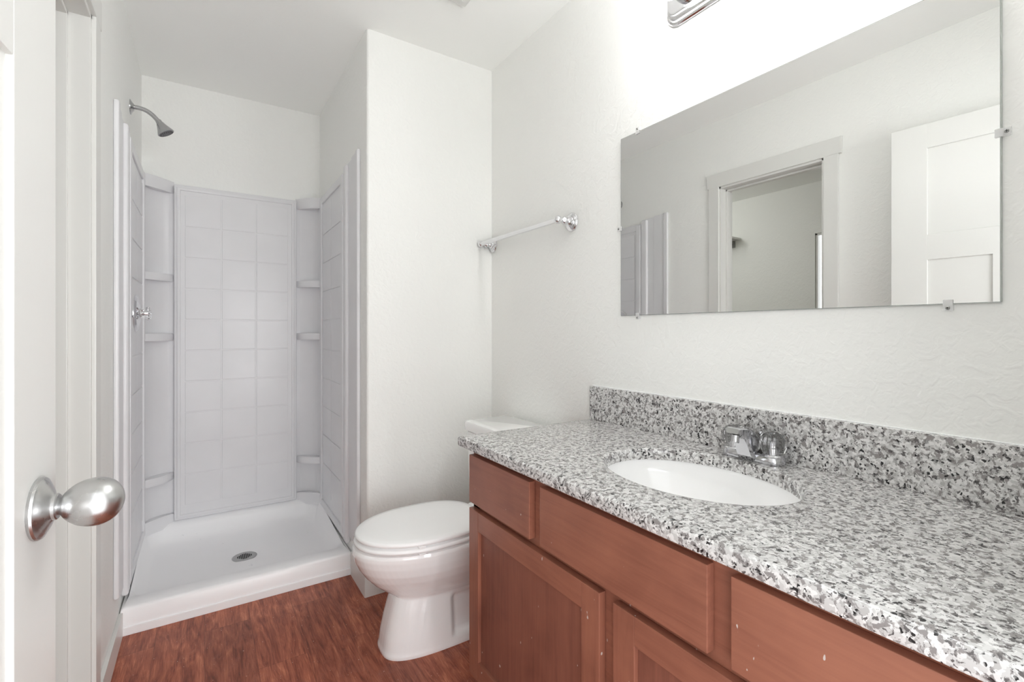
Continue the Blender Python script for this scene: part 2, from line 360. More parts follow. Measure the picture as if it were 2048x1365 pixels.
# closet rod with its end bracket on the far wall
rd = thing('closet_rod', 'metal closet rod on a wall bracket, seen through the doorway in the mirror', 'closet rod', (CX, 2.96, 2.02))
b = B(); tube(b, [(CX + 0.13, 2.865, 2.02), (CX + 0.13, 3.598, 2.02)], 0.016); obj('rod', b, M_screw, rd)
b = B(); lathe(b, [(.026, 0), (.026, .012), (.018, .02)], (CX + 0.13, 2.85, 2.02), (0, 1, 0), 24); box(b, CX, CX + .13, 2.854, 2.862, 2.028, 2.040, .001); box(b, CX, CX + .006, 2.84, 2.876, 1.985, 2.052, .002); obj('bracket', b, M_screw, rd)
b = B(); box(b, CX, CX + .30, 2.78, 3.598, 2.055, 2.073, 0.002); single('closet_shelf', b, M_trim, 'white closet shelf above the metal rod, seen in the mirror', 'shelf', (CX + .15, 3.2, 2.055))

# ------------------------------------------------------------------ entry door slab, open against the left wall
HX, HY, DW, DT = -0.226, 0.115, 0.762, 0.035
ang = math.atan2(0.875 - HY, -0.165 - HX)         # direction of the slab in plan
DW = math.hypot(0.875 - HY, -0.165 - HX)
door = thing('door_2', 'white panelled door standing open against the left wall', 'door', (HX, HY, 0), kind='structure')
door['_o'] = (0, 0, 0); door.rotation_euler = (0, 0, ang)
# local frame: +x along the slab towards the free edge, -y is the room face, z up
ST = 0.126
cols = [0, ST, ST + (DW - 2 * ST - .11) / 2, ST + (DW - 2 * ST + .11) / 2, DW - ST, DW]
PR = 0.007
b = B()
box(b, 0, ST, 0, DT, 0.012, 2.03, 0.002); box(b, DW - ST, DW, 0, DT, 0.012, 2.03, 0.002)       # stiles
for z0, z1 in ((0.012, 0.24), (1.448, 1.556), (1.925, 2.03)): box(b, ST - .001, DW - ST + .001, 0.0002, DT - .0002, z0, z1, 0.002)
box(b, cols[2], cols[3], 0.0002, DT - .0002, 0.238, 1.450, 0.002)
dslab = obj('slab', b, M_trim, door)
b = B(); box(b, ST - .008, DW - ST + .008, PR, DT - PR, 0.2, 1.95); obj('recessed_panel', b, M_trim, dslab, 0)
def knob_set(sy):
    kx, kz = DW - 0.062, 0.927
    y0 = 0 if sy < 0 else DT
    d = (0, sy, 0)
    b = B(); lathe(b, [(.001, 0), (.0370, 0), (.0375, .003), (.0365, .0055), (.0340, .0065), (.0325, .0075), (.0270, .0105), (.0195, .0135), (.0160, .0155), (.0158, .0185), (.0145, .0195), (.001, .0195)], (kx, y0, kz), d, 48)
    r = obj('rosette', b, M_nickel, door)
    b = B(); L = .066
    prof = [(.0105, .016), (.0105, .0205), (.0120, .0225)]
    for k in range(1, 29):
        tt = k / 28; a = .44 + (PI - .44) * tt
        prof.append((max(.0298 * math.sin(a) * (1 - .10 * math.cos(a)), .0003), .0225 + .061 * (math.cos(.44) - math.cos(a)) / (math.cos(.44) + 1)))
    lathe(b, prof, (kx, y0, kz), d, 56)
    obj('door_knob', b, M_nickel, door, 60)
knob_set(-1)
b = B(); box(b, DW, DW + 0.0012, 0.006, DT - .006, 0.89, 0.955, 0.0004); obj('latch_plate', b, M_nickel, door)
for hz in (0.25, 1.05, 1.80):
    b = B(); lathe(b, [(.007, 0), (.007, .09)], (-.006, -.004, hz), (0, 0, 1), 16); obj('hinge', b, M_nickel, door)

# ------------------------------------------------------------------ shower
sw = thing('shower_surround', 'glossy white moulded shower wall surround with tile pattern and corner shelves', 'shower surround', ((XL + XC) / 2, YB, 0.14))
ST0, ST1 = 0.128, 1.925
TH = 0.016
YF = 2.19
def side_panel(sgn, xw):
    b = B()
    X = lambda d: xw + sgn * d       # d = distance from the wall
    def bx(d0, d1, y0, y1, z0, z1, bev=0.003): box(b, min(X(d0), X(d1)), max(X(d0), X(d1)), y0, y1, z0, z1, bev)
    bx(0, TH, 2.40, YB - 0.02, ST0, ST1)                       # sheet
    bx(TH - .002, TH + .010, 2.43, 2.47, ST0 + .03, ST1 - .015, 0.004)
    bx(TH - .002, TH + .008, 2.43, YB - 0.14, ST1 - .05, ST1 - .01, 0.004)  # top band
    bx(TH - .002, TH + .010, YB - 0.175, YB - 0.135, ST0 + .02, ST1 - .01, 0.004)
    bx(TH - .002, TH + .008, 2.43, YB - 0.14, ST0 + .01, ST0 + .05, 0.004)
    n = 2; y0, y1 = 2.485, YB - 0.19; w = (y1 - y0) / n
    for i in range(n):
        z = 1.855
        for k in range(10):
            z1 = 1.852 if k == 0 else 1.69 - .162 * (k - 1) - .003; z0 = 1.69 - .162 * k + .003
            bx(TH - .001, TH + .004, y0 + i * w + .003, y0 + (i + 1) * w - .003, z0, z1, 0.003)
    return obj('side_panel', b, M_acryl, sw)
sl = side_panel(1, XL); sr = side_panel(-1, XC)
def flange(sgn, xw, par):
    X = lambda d: xw + sgn * d
    b = B()
    box(b, min(X(0), X(.011)), max(X(0), X(.011)), YF + .01, 2.315, .196, 1.960, 0.004)
    box(b, min(X(0), X(.017)), max(X(0), X(.017)), YF, YF + .036, .196, 1.962, 0.0075, 4)
    box(b, min(X(0), X(.024)), max(X(0), X(.024)), 2.37, 2.425, .125, 1.945, 0.011, 5)
    box(b, min(X(0), X(.009)), max(X(0), X(.009)), 2.30, 2.40, .16, 1.952, 0.004)
    return obj('edge_flange', b, M_acryl, par)
flange(1, XL, sl); flange(-1, XC, sr)
# back panel: raised centre with bead frame and tile field
b = B()
BX0, BX1, BZ0, BZ1 = -0.133, 0.449, 0.158, 1.905
YP = 3.060
box(b, XL + .002, XC - .002, YB - 0.014, YB, ST0, ST1 - .01, 0)
box(b, BX0, BX1, YP, YB - .004, BZ0, BZ1, 0.008, 4)
def brect(d, y): return [(BX0 + d, y, BZ0 + d), (BX1 - d, y, BZ0 + d), (BX1 - d, y, BZ1 - d), (BX0 + d, y, BZ1 - d)]
loft(b, [brect(.011, YP + .0015), brect(.0125, YP - .0035), brect(.0155, YP - .0060), brect(.0200, YP - .0068), brect(.0245, YP - .0060), brect(.0275, YP - .0035), brect(.029, YP + .0015)], True, False, False)
cx_ = [-0.088, 0.076, 0.240, 0.405]
for i in range(3):
    for k in range(10):
        z1 = 1.855 if k == 0 else 1.69 - .162 * (k - 1) - .0028; z0 = max(1.69 - .162 * k + .0028, BZ0 + .05)
        box(b, cx_[i] + .0028, cx_[i + 1] - .0028, YP - .0032, YP + .002, z0, z1, 0.0030, 2)
obj('back_panel', b, M_acryl, sw)
# corner columns: hollow quarter-round with three shelves and a rolled top
def corner(sgn, xw, xin):
    """xw side wall, xin = edge of the back panel"""
    R = abs(xin - xw) - TH
    xs = xw + sgn * TH; yb = YB - .014
    cxx, cyy = xin, yb - R * .98      # centre of the hollow
    def arc(r, n=14, rx=None):
        out = []
        for k in range(n + 1):
            a = PI / 2 * k / n
            out.append((cxx - sgn * r * math.sin(a) if True else 0, cyy + r * math.cos(a)))
        return out       # from back wall to side wall
    b = B(); A = arc(R)
    full = [(x, y) for x, y in A] + [(xs, cyy - .02)] + [(xw + sgn * .002, cyy - .02), (xw + sgn * .002, YB - .002), (cxx, YB - .002)]
    loft(b, [[(x, y, z) for x, y in full] for z in (ST0, ST1)])
    col_ = obj('corner_column', b, M_acryl, sw, 40)
    def shelf(z0, z1, bulge, name):
        # solid between hollow arc and a bulging front edge
        front = []
        p0 = Vector((cxx, cyy + R)); p1 = Vector((cxx - sgn * R, cyy))
        n = 14
        # front edge runs from the back panel's side forward to the side wall
        q0 = Vector((cxx, cyy + R - bulge[0])); q1 = Vector((cxx - sgn * R, cyy + bulge[1] * 0 - bulge[2]))
        mid = (q0 + q1) / 2 + Vector((sgn * bulge[3], -bulge[3]))
        for k in range(n + 1):
            t = k / n
            front.append(q1 * (1 - t) ** 2 + mid * 2 * t * (1 - t) + q0 * t ** 2)
        arcp = [Vector(p) for p in A]           # back to side
        outl = arcp + front
        bb = B(); c = Vector((0, 0)); 
        for p in outl: c += p
        c /= len(outl)
        def ring(z, ins): return [((p.x + (c.x - p.x) * ins), (p.y + (c.y - p.y) * ins), z) for p in outl]
        loft(bb, [ring(z0, .10), ring(z0 + .004, .03), ring(z0 + .010, 0), ring(z1 - .010, 0), ring(z1 - .003, .03), ring(z1, .09)])
        return obj(name, bb, M_acryl, col_, 50)
    shelf(1.400, 1.438, (.0, 0, .0, .018), 'corner_shelf')
    shelf(1.093, 1.131, (.0, 0, .0, .018), 'corner_shelf')
    shelf(.368, .408, (.0, 0, .0, .024), 'corner_shelf')
    shelf(1.862, ST1 - .002, (.0, 0, .0, .014), 'rolled_top')
    shelf(ST0, .195, (.02, 0, .0, -.01), 'foot_bulge')
corner(1, XL, BX0); corner(-1, XC, BX1)

# shower pan: a curb in front and a basin lofted from rounded rectangles
pan = thing('shower_pan', 'white acrylic shower base with curb and round drain', 'shower pan', ((XL + XC) / 2, (YK + YB) / 2, 0))
PX0, PX1 = XL + .004, XC - .004
def rrect(x0, x1, y0, y1, r, z, n=8):
    out = []
    for cx0, cy0, a0 in ((x1 - r, y1 - r, 0), (x0 + r, y1 - r, PI / 2), (x0 + r, y0 + r, PI), (x1 - r, y0 + r, 1.5 * PI)):
        for k in range(n + 1):
            a = a0 + PI / 2 * k / n; out.append((cx0 + r * math.cos(a), cy0 + r * math.sin(a), z))
    return out
PB = YB - .002
b = B()
dcx, dcy, dz = 0.163, 2.708, 0.036
def pr_ring(d, z, r, front=0.0): return rrect(PX0 + d, PX1 - d, YK + front, PB - d, r, z)
zt, zs = 0.100, 0.135
def tilt(ring, zf, zb):      # back edge higher than the front
    return [(x, y, zf + (zb - zf) * max(0.0, min(1.0, (y - YK - .115) / (PB - YK - .115))) ** .7) for x, y, z in ring]
rings = [rrect(PX0, PX1, YK, PB, .006, 0), rrect(PX0, PX1, YK, PB, .006, .090),
         rrect(PX0 + .003, PX1 - .003, YK + .004, PB - .003, .006, .098), rrect(PX0 + .010, PX1 - .010, YK + .012, PB - .008, .008, .102),
         tilt(rrect(PX0 + .016, PX1 - .016, YK + .085, PB - .012, .02, 0), .101, .160),
         tilt(rrect(PX0 + .018, PX1 - .018, YK + .100, PB - .040, .05, 0), .095, .152),
         tilt(rrect(PX0 + .024, PX1 - .024, YK + .108, PB - .060, .06, 0), .078, .130),
         tilt(rrect(PX0 + .040, PX1 - .040, YK + .116, PB - .085, .07, 0), .058, .085),
         tilt(rrect(PX0 + .065, PX1 - .065, YK + .135, PB - .120, .08, 0), .049, .062)]
n_ = len(rings[0])
def toward(ring, t, z): return [(x + (dcx - x) * t, y + (dcy - y) * t, z) for x, y, _ in ring]
base_ = rings[-1]
for t, z in ((.3, .046), (.6, .042)): rings.append(toward(base_, t, z))
def circ(r, z):
    out = []
    for x, y, _ in base_:
        a = math.atan2(y - dcy, x - dcx); out.append((dcx + r * math.cos(a), dcy + r * math.sin(a), z))
    return out
rings += [circ(.075, .039), circ(.050, dz)]
loft(b, rings)
obj('basin', b, M_pan, pan, 50)
b = B(); box(b, PX0 - .001, PX1 + .002, YK - .006, YK + .001, 0, .031, .002); obj('caulk_strip', b, M_caulk, pan)
b = B(); lathe(b, [(.001, 0), (.052, 0), (.054, .003), (.051, .005), (.044, .0048), (.001, .0044)], (dcx, dcy, dz - .001), (0, 0, 1), 48)
dr = obj('drain', b, M_screw, pan)
dr.data.materials.clear(); dr.data.materials.append(mat('brushed_steel_drain', (0.46, 0.46, 0.46), 0.45, 0.8))
b = B()
for i in range(-4, 5):
    for j in range(-4, 5):
        if i * i + j * j <= 17 and not (abs(i) + abs(j) > 5 and (i + j) % 2):
            x, y = dcx + i * .0072, dcy + j * .0072; box(b, x - .0023, x + .0023, y - .0030, y + .0030, dz + .0030, dz + .0040)
obj('drain_holes', b, M_hole, dr, 0)

# shower valve on the left side panel
VX, VY, VZ = XL + TH + .004, 2.63, 1.22
vv_ = thing('shower_valve', 'round chrome shower valve plate with clear knob on the left shower wall', 'shower valve', (VX, VY, VZ))
b = B(); lathe(b, [(.001, 0), (.080, 0), (.080, .003), (.072, .010), (.045, .015), (.026, .018), (.024, .022), (.001, .022)], (VX, VY, VZ), (1, 0, 0), 56); obj('escutcheon', b, M_chrome, vv_)
b = B(); lathe(b, [(.001, .022), (.014, .022), (.018, .030), (.027, .036), (.029, .046), (.024, .053), (.001, .055)], (VX, VY, VZ), (1, 0, 0), 16, facets=12); obj('handle', b, M_glass, vv_, 20)
b = B(); lathe(b, [(.001, .0225), (.007, .0225), (.007, .045), (.001, .046)], (VX, VY, VZ), (1, 0, 0), 20); obj('stem', b, M_chrome, vv_)

# shower head
sh = thing('showerhead', 'chrome shower head on a bent arm from the left shower wall', 'shower head', (XL, 2.66, 2.101))
b = B(); lathe(b, [(.001, 0), (.032, 0), (.031, .003), (.020, .009), (.014, .014), (.001, .014)], (XL, 2.66, 2.113), (1, 0, 0), 40); obj('flange', b, M_shower, sh)
P = spline([(XL + .005, 2.66, 2.115), (-.240, 2.66, 2.116), (-.214, 2.66, 2.111), (-.192, 2.66, 2.097), (-.174, 2.66, 2.078), (-.166, 2.66, 2.069)], 6)
b = B(); tube(b, P, .0092); obj('arm', b, M_shower, sh, 60)
hd = Vector((.50, 0, -.87)).normalized(); h0 = Vector((-.172, 2.66, 2.077))
b = B(); lathe(b, [(.001, 0), (.0115, 0), (.0125, .010), (.0150, .014), (.0185, .024), (.0255, .040), (.0325, .054), (.0335, .0575), (.032, .059), (.001, .059)], h0, hd, 40); obj('head', b, M_shower, sh, 50)
b = B(); lathe(b, [(.001, .0592), (.0295, .0592), (.0295, .0605), (.012, .062), (.001, .062)], h0, hd, 36)
a_, b_ = frame_of(hd)
fc = obj('spray_face', b, M_darkm, sh)
b = B()
for rr_, cnt in ((.0235, 18), (.015, 11)):
    for k in range(cnt):
        a = 2 * PI * k / cnt; p = h0 + hd * .0605 + (a_ * math.cos(a) + b_ * math.sin(a)) * rr_
        lathe(b, [(.0014, 0), (.0010, .002)], p, hd, 8)
obj('nozzles', b, M_hole, fc, 0)

# ------------------------------------------------------------------ towel bar on the right wall
TZ = 1.573; TY0, TY1 = 1.461, 2.078
tb = thing('towel_bar', 'chrome towel bar on turned posts above the toilet', 'towel bar', (XR, (TY0 + TY1) / 2, TZ))
for y in (TY0, TY1):
    b = B(); 
    lathe(b, [(q_[0] * 1.33, q_[1] * 1.05) for q_ in [(.001, 0), (.0265, 0), (.0275, .003), (.0255, .007), (.0225, .008), (.0225, .010), (.0195, .0125), (.0165, .013), (.0165, .016), (.012, .019), (.0075, .026), (.0075, .029), (.011, .033), (.0125, .038), (.0105, .043), (.0065, .047), (.0062, .056), (.0085, .058), (.0085, .060), (.005, .062), (.001, .063)]], (XR, y, TZ), (-1, 0, 0), 40)
    po = obj('post', b, M_chrome, tb, 50)
    b = B(); prof = [(max(.0165 * math.sin(PI * k / 16), .0003), -.0165 * math.cos(PI * k / 16)) for k in range(17)]
    lathe(b, prof, (XR - .069, y, TZ), (0, 1, 0), 32); obj('ball_end', b, M_chrome, po, 60)
b = B(); tube(b, [(XR - .069, TY0, TZ), (XR - .069, TY1, TZ)], .0098, 24); obj('bar', b, M_chrome, tb)

# ------------------------------------------------------------------ toilet (faces -x, tank on the right wall)
TC = 1.703
t = thing('toilet', 'white porcelain toilet with closed elongated lid between vanity and shower', 'toilet', (0.75, TC, 0))
def sup(xf, xb, hw, z, pf=2.0, pb=2.0, n=72, taper=0.0, yc=TC):
    """plan outline between front xf and back xb; p = squareness front / back"""
    cx0 = xf + (xb - xf) * .52; out = []
    for k in range(n):
        a = 2 * PI * k / n; c, s = math.cos(a), math.sin(a); p = pb if c > 0 else pf
        L = (xb - cx0) if c > 0 else (cx0 - xf)
        x = cx0 + L * math.copysign(abs(c) ** (2 / p), c); y = hw * math.copysign(abs(s) ** (2 / p), s)
        if c > 0 and taper: y *= 1 - taper * (c ** 2)
        out.append((x, yc + y, z))
    return out
b = B()
# pedestal + bowl as one continuous surface
rings = [sup(.522, 1.10, .117, 0.0, 3.2, 3.5), sup(.521, 1.10, .118, .008, 3.2, 3.5), sup(.525, 1.10, .116, .022, 3.2, 3.5), sup(.530, 1.10, .114, .06, 3.2, 3.5),
         sup(.541, 1.10, .110, .11, 3.2, 3.5), sup(.552, 1.10, .106, .15, 3.2, 3.5), sup(.562, 1.10, .102, .185, 3.1, 3.5), sup(.567, 1.10, .103, .196, 3.0, 3.5),
         sup(.558, 1.08, .110, .203, 2.6, 3.2), sup(.530, 1.05, .124, .222, 2.3, 3.0), sup(.497, 1.03, .141, .25, 2.15, 2.8), sup(.470, 1.01, .158, .28, 2.08, 2.7),
         sup(.450, .99, .171, .31, 2.05, 2.6), sup(.436, .985, .179, .34, 2.05, 2.6), sup(.429, .985, .183, .365, 2.05, 2.6), sup(.429, .985, .184, .378, 2.05, 2.6),
         sup(.433, .985, .181, .387, 2.05, 2.6), sup(.445, .975, .172, .390, 2.05, 2.6)]
# finer rows in the pedestal so the side recess can be carved in
dense = []
for r0, r1 in zip(rings, rings[1:]):
    m_ = max(1, int(round((r1[0][2] - r0[0][2]) / .005)))
    for k in range(m_): dense.append([tuple(Vector(p) + (Vector(q) - Vector(p)) * (k / m_)) for p, q in zip(r0, r1)])
dense.append(rings[-1])
def sst(e0, e1, x): 
    u = max(0, min(1, (x - e0) / (e1 - e0))); return u * u * (3 - 2 * u)
def remap(ring):   # concentrate vertices along the flanks
    return ring
out = []
for ring in dense:
    z = ring[0][2]; nr = []
    for x, y, z in ring:
        if z < .215:
            k = sst(.762, .778, x) * (1 - sst(1.02, 1.05, x)) * sst(.030, .044, z) * (1 - sst(.170, .19, z))
            # trapway swelling joining pedestal and bowl
        nr.append((x, y, z))
    out.append(nr)
def resample(ring, xs_extra=40):
    # uniform arc-length resample for even quads
    P = [Vector(p) for p in ring] + [Vector(ring[0])]; L = [0]
    for p, q in zip(P, P[1:]): L.append(L[-1] + (q - p).length)
    N = 420; res = []; j = 0
    for k in range(N):
        s = L[-1] * k / N
        while L[j + 1] < s: j += 1
        res.append(P[j] + (P[j + 1] - P[j]) * ((s - L[j]) / max(L[j + 1] - L[j], 1e-9)))
    return res
dense2 = []
for r in dense:
    rs = resample(r); z = rs[0].z; nr = []
    for p in rs:
        y = p.y
        if z < .215:
            k = sst(.745, .773, p.x) * (1 - sst(1.02, 1.05, p.x)) * sst(.026, .050, z) * (1 - sst(.160, .192, z))
            y = TC + (p.y - TC) * (1 - .20 * k)
        nr.append((p.x, y, z))
    dense2.append(nr)
loft(b, dense2)
bowl = obj('bowl', b, M_porc, t, 50)
# rear deck carrying the tank
b = B(); box(b, .90, 1.12, TC - .135, TC + .135, .30, .392, .02, 4); obj('rear_deck', b, M_porc, t, 50)
# trapway swelling on the flanks behind the pedestal
b = B()
P = spline([(.70, TC, .25), (.80, TC, .235), (.88, TC, .20), (.95, TC, .15), (1.03, TC, .11)], 5)
rg = []
for i, p in enumerate(P):
    q = P[min(i + 1, len(P) - 1)] - P[max(i - 1, 0)]; q.normalize(); up = Vector((-q.z, 0, q.x))
    if up.z < 0: up = -up
    rg.append([p + up * .062 * math.cos(2 * PI * k / 28) + Vector((0, 1, 0)) * .108 * math.sin(2 * PI * k / 28) for k in range(28)])
loft(b, rg); obj('trapway', b, M_porc, t, 60)
def slab_rings(z0, z1, xf, xb, hw, dome=0.0, e=.006):
    A = lambda d, z: sup(xf + d, xb - d, hw - d, z, 2.08, 3.4, taper=.18)
    r = [A(e, z0), A(e * .3, z0 + e * .35), A(0, z0 + e), A(0, z1 - e * 1.2), A(e * .35, z1 - e * .4), A(e, z1)]
    if dome: r += [A(.03, z1 + dome * .45), A(.07, z1 + dome * .85), A(.12, z1 + dome)]
    return r
b = B(); loft(b, slab_rings(.3945, .4105, .434, .915, .184)); obj('seat', b, M_seat, t, 40)
b = B(); loft(b, slab_rings(.4165, .434, .438, .912, .182, .006, .007)); obj('lid', b, M_seat, t, 40)
for z, sc_ in ((.390, .0045), (.4115, .0055)):
    for y in (TC - .165, TC + .165):
        b = B(); box(b, .60, .625, y - .01, y + .01, z, z + sc_, .001); obj('bumper', b, M_seat, t)
for y in (TC - .07, TC + .07):
    b = B(); lathe(b, [(.001, -.022), (.012, -.022), (.014, -.016), (.014, .016), (.012, .022), (.001, .022)], (.928, y, .412), (0, 1, 0), 20); obj('hinge', b, M_seat, t)
b = B()
def rr3(x0, x1, y0, y1, r, z): return rrect(x0, x1, y0, y1, r, z, 6)
loft(b, [rr3(.975, 1.165, TC - .185, TC + .185, .03, .392), rr3(.965, 1.175, TC - .195, TC + .195, .03, .42), rr3(.960, 1.180, TC - .200, TC + .200, .03, .7045)])
obj('tank', b, M_porc, t, 40)
b = B()
loft(b, [rr3(.960, 1.183, TC - .200, TC + .200, .03, .705), rr3(.951, 1.185, TC - .208, TC + .208, .032, .712), rr3(.949, 1.186, TC - .210, TC + .210, .032, .741), rr3(.954, 1.182, TC - .205, TC + .205, .03, .749), rr3(.967, 1.173, TC - .194, TC + .194, .026, .752)])
obj('tank_lid', b, M_porc, t, 40)
b = B(); lathe(b, [(.001, 0), (.012, 0), (.012, .008), (.001, .009)], (.955, TC + .15, .655), (-1, 0, 0), 20); box(b, .938, .944, TC + .085, TC + .155, .649, .661, .002); obj('flush_lever', b, M_chrome, t)

# ------------------------------------------------------------------ vanity
XD, XFF = 0.660, 0.679                      # faces of doors / of the face frame
CY0, CY1, CZ1 = 0.094, 1.289, ZT - .031
cab = thing('vanity_cabinet', 'stained brown wooden vanity cabinet under the granite counter', 'vanity cabinet', (XFF, (CY0 + CY1) / 2, 0))
b = B()
box(b, XFF + .018, XR - .002, CY0, CY0 + .016, 0, CZ1); box(b, XFF + .018, XR - .002, CY1 - .016, CY1, 0, CZ1)      # ends
box(b, XR - .012, XR - .002, CY0, CY1, .10, CZ1); box(b, XFF + .018, XR - .002, CY0, CY1, .10, .115)
box(b, XFF + .075, XFF + .09, CY0, CY1, 0, .10)
obj('carcass', b, M_woodv, cab)
RT, RM = 0.787, 0.637
b = B()
FR = (XFF, XFF + .019)
for y0, y1 in ((CY1 - .038, CY1), (.915, .970), (.420, .474), (CY0, CY0 + .03)): box(b, *FR, y0, y1, .60, CZ1, .0006)
for y0, y1 in ((CY1 - .038, CY1), (.672, .722), (CY0, CY0 + .03)): box(b, *FR, y0, y1, .10, .64, .0006)
for z0, z1 in ((.765, CZ1), (.600, .650), (.10, .14)): box(b, XFF + .0004, XFF + .0186, CY0 + .001, CY1 - .001, z0, z1, .0006)
obj('face_frame', b, M_woodh, cab)
for y0, y1 in ((.965, 1.283), (.468, .921), (.110, .428)):
    b = B(); box(b, XD, XFF, y0, y1, .634, .775, .0022, 2); obj('drawer_front', b, M_woodh, cab)
def shaker(y0, y1, z0, z1):
    sw_ = .056
    b = B(); box(b, XD + .010, XFF - .0005, y0 + sw_ - .006, y1 - sw_ + .006, z0 + sw_ - .006, z1 - sw_ + .006)
    o = obj('cabinet_door', b, M_woodd, cab)
    for a0, a1 in ((y0, y0 + sw_), (y1 - sw_, y1)):
        b = B(); box(b, XD, XFF, a0, a1, z0, z1, .0022); obj('door_stile', b, M_woodv, o)
    for a0, a1 in ((z1 - sw_, z1), (z0, z0 + sw_)):
        b = B(); box(b, XD + .0003, XFF - .0003, y0 + sw_ - .0008, y1 - sw_ + .0008, a0, a1, .0018); obj('door_rail', b, M_woodh, o)
shaker(.716, 1.283, .125, .617); shaker(.111, .678, .125, .617)

# granite counter with an oval cut-out
CX0, CX1, KY0, KY1 = 0.6485, XR - .001, YN + .002, 1.335
SX, SY, SA, SB = 0.937, 0.700, 0.170, 0.230      # sink centre, half sizes in x and y
ct = thing('countertop', 'grey speckled granite countertop with backsplash on the vanity', 'countertop', ((CX0 + CX1) / 2, (KY0 + KY1) / 2, CZ1))
def rect_ring(d, z, angs):
    out = []
    x0, x1, y0, y1 = CX0 + d, CX1 - d * .2, KY0 + d * .2, KY1 - d
    for a in angs:
        c, s = math.cos(a), math.sin(a)
        # corners kept exact by using the undisturbed rectangle's directions
        tt = []
        if c > 1e-9: tt.append((CX1 - SX) / c)
        if c < -1e-9: tt.append((CX0 - SX) / c)
        if s > 1e-9: tt.append((KY1 - SY) / s)
        if s < -1e-9: tt.append((KY0 - SY) / s)
        k = min(tt); x = SX + c * k; y = SY + s * k
        x = x0 + (x - CX0) / (CX1 - CX0) * (x1 - x0); y = y0 + (y - KY0) / (KY1 - KY0) * (y1 - y0)
        out.append((x, y, z))
    return out
angs = [2 * PI * k / 96 for k in range(96)]
for cxx, cyy in ((CX0, KY0), (CX0, KY1), (CX1, KY0), (CX1, KY1)): angs.append(math.atan2(cyy - SY, cxx - SX) % (2 * PI))
angs = sorted(set(angs))
def ell(a_, b_2, z): return [(SX + a_ * math.cos(a), SY + b_2 * math.sin(a), z) for a in angs]
b = B()
zb = CZ1 + .0005
rings = [ell(SA, SB, zb), ell(SA, SB, ZT - .006), ell(SA + .0012, SB + .0012, ZT - .0025), ell(SA + .004, SB + .004, ZT - .0004), ell(SA + .007, SB + .007, ZT),
         rect_ring(.009, ZT, angs), rect_ring(.0045, ZT - .001, angs), rect_ring(.0012, ZT - .0035, angs), rect_ring(0, ZT - .008, angs),
         rect_ring(0, zb + .005, angs), rect_ring(.002, zb + .0012, angs), rect_ring(.006, zb, angs), ell(SA, SB, zb)]
R_ = loft(b, rings, True, False, False)
obj('slab', b, M_gran, ct, 35)
b = B(); box(b, XR - .0205, XR - .001, KY0, KY1, ZT, .9416, .0018); obj('backsplash', b, M_gran, ct)
b = B(); box(b, XR - .004, XR, KY0, KY1 + .003, .9410, .9432, .0006); box(b, XR - .0045, XR, KY1, KY1 + .0032, ZT, .9425, .0006)
obj('caulk_bead', b, M_caulk, ct)

# undermount sink
sk = thing('sink_basin', 'white oval undermount sink set in the granite counter', 'sink', (SX, SY, .65))
b = B(); rg = []
def e2(a_, b_2, z, dx=0.0): return [(SX + dx + a_ * math.cos(2 * PI * k / 72), SY + b_2 * math.sin(2 * PI * k / 72), z) for k in range(72)]
rg = [e2(SA + .018, SB + .018, zb - .0005), e2(SA + .004, SB + .004, zb - .0005)]
for k in range(1, 13):
    a = PI / 2 * k / 13; rg.append(e2((SA + .002) * math.cos(a) ** .75, (SB + .002) * math.cos(a) ** .75, zb - .004 - .140 * math.sin(a), .0))
rg.append(e2(.022, .022, zb - .1445))
inner = rg
outer = [[(x + (x - SX) * .05, y + (y - SY) * .04, z - .009) for x, y, z in r] for r in inner][::-1]
loft(b, inner + outer[:-1] + [e2(SA + .018, SB + .018, zb - .0095)], True, False, False)
obj('bowl', b, M_porc, sk, 50)
b = B(); lathe(b, [(.001, 0), (.021, 0), (.0225, .002), (.020, .003), (.001, .001)], (SX, SY, zb - .147), (0, 0, 1), 32); obj('drain', b, M_chrome, sk)

# faucet: centre-set base, wedge spout, two clear knobs
FX, FY = 1.150, 0.683
fa = thing('faucet', 'chrome centre-set faucet with two clear faceted knobs behind the sink', 'faucet', (FX, FY, ZT))
def stad(hl, r, z, n=12):
    out = []
    for s, a0 in ((1, 0), (-1, PI)):
        for k in range(n + 1):
            a = a0 + PI * k / n; out.append((FX + r * math.cos(a), FY + s * hl + r * math.sin(a), z))
    return out
b = B()
loft(b, [stad(.050, .0275, ZT + .0002), stad(.051, .0280, ZT + .003), stad(.0505, .0275, ZT + .014), stad(.050, .025, ZT + .019), stad(.049, .020, ZT + .021)])
base_f = obj('base', b, M_faucet, fa, 40)
for s in (-1, 1):
    b = B(); lathe(b, [(.001, .018), (.0255, .018), (.0255, .021), (.0225, .0245), (.001, .0250)], (FX, FY + s * .051, ZT), (0, 0, 1), 40); obj('knob_collar', b, M_faucet, fa, 40)
    b = B(); lathe(b, [(.001, .0255), (.0225, .0255), (.0258, .030), (.0298, .043), (.0308, .055), (.0280, .067), (.0195, .0755), (.0105, .0785), (.001, .0790)], (FX, FY + s * .051, ZT), (0, 0, 1), 16, facets=14)
    kn = obj('knob', b, M_glass, fa, 12)
    b = B(); lathe(b, [(.001, .0262), (.0085, .0262), (.0085, .040), (.0050, .042), (.0050, .054), (.001, .0545)], (FX, FY + s * .051, ZT), (0, 0, 1), 20); obj('knob_stem', b, M_faucet, kn)
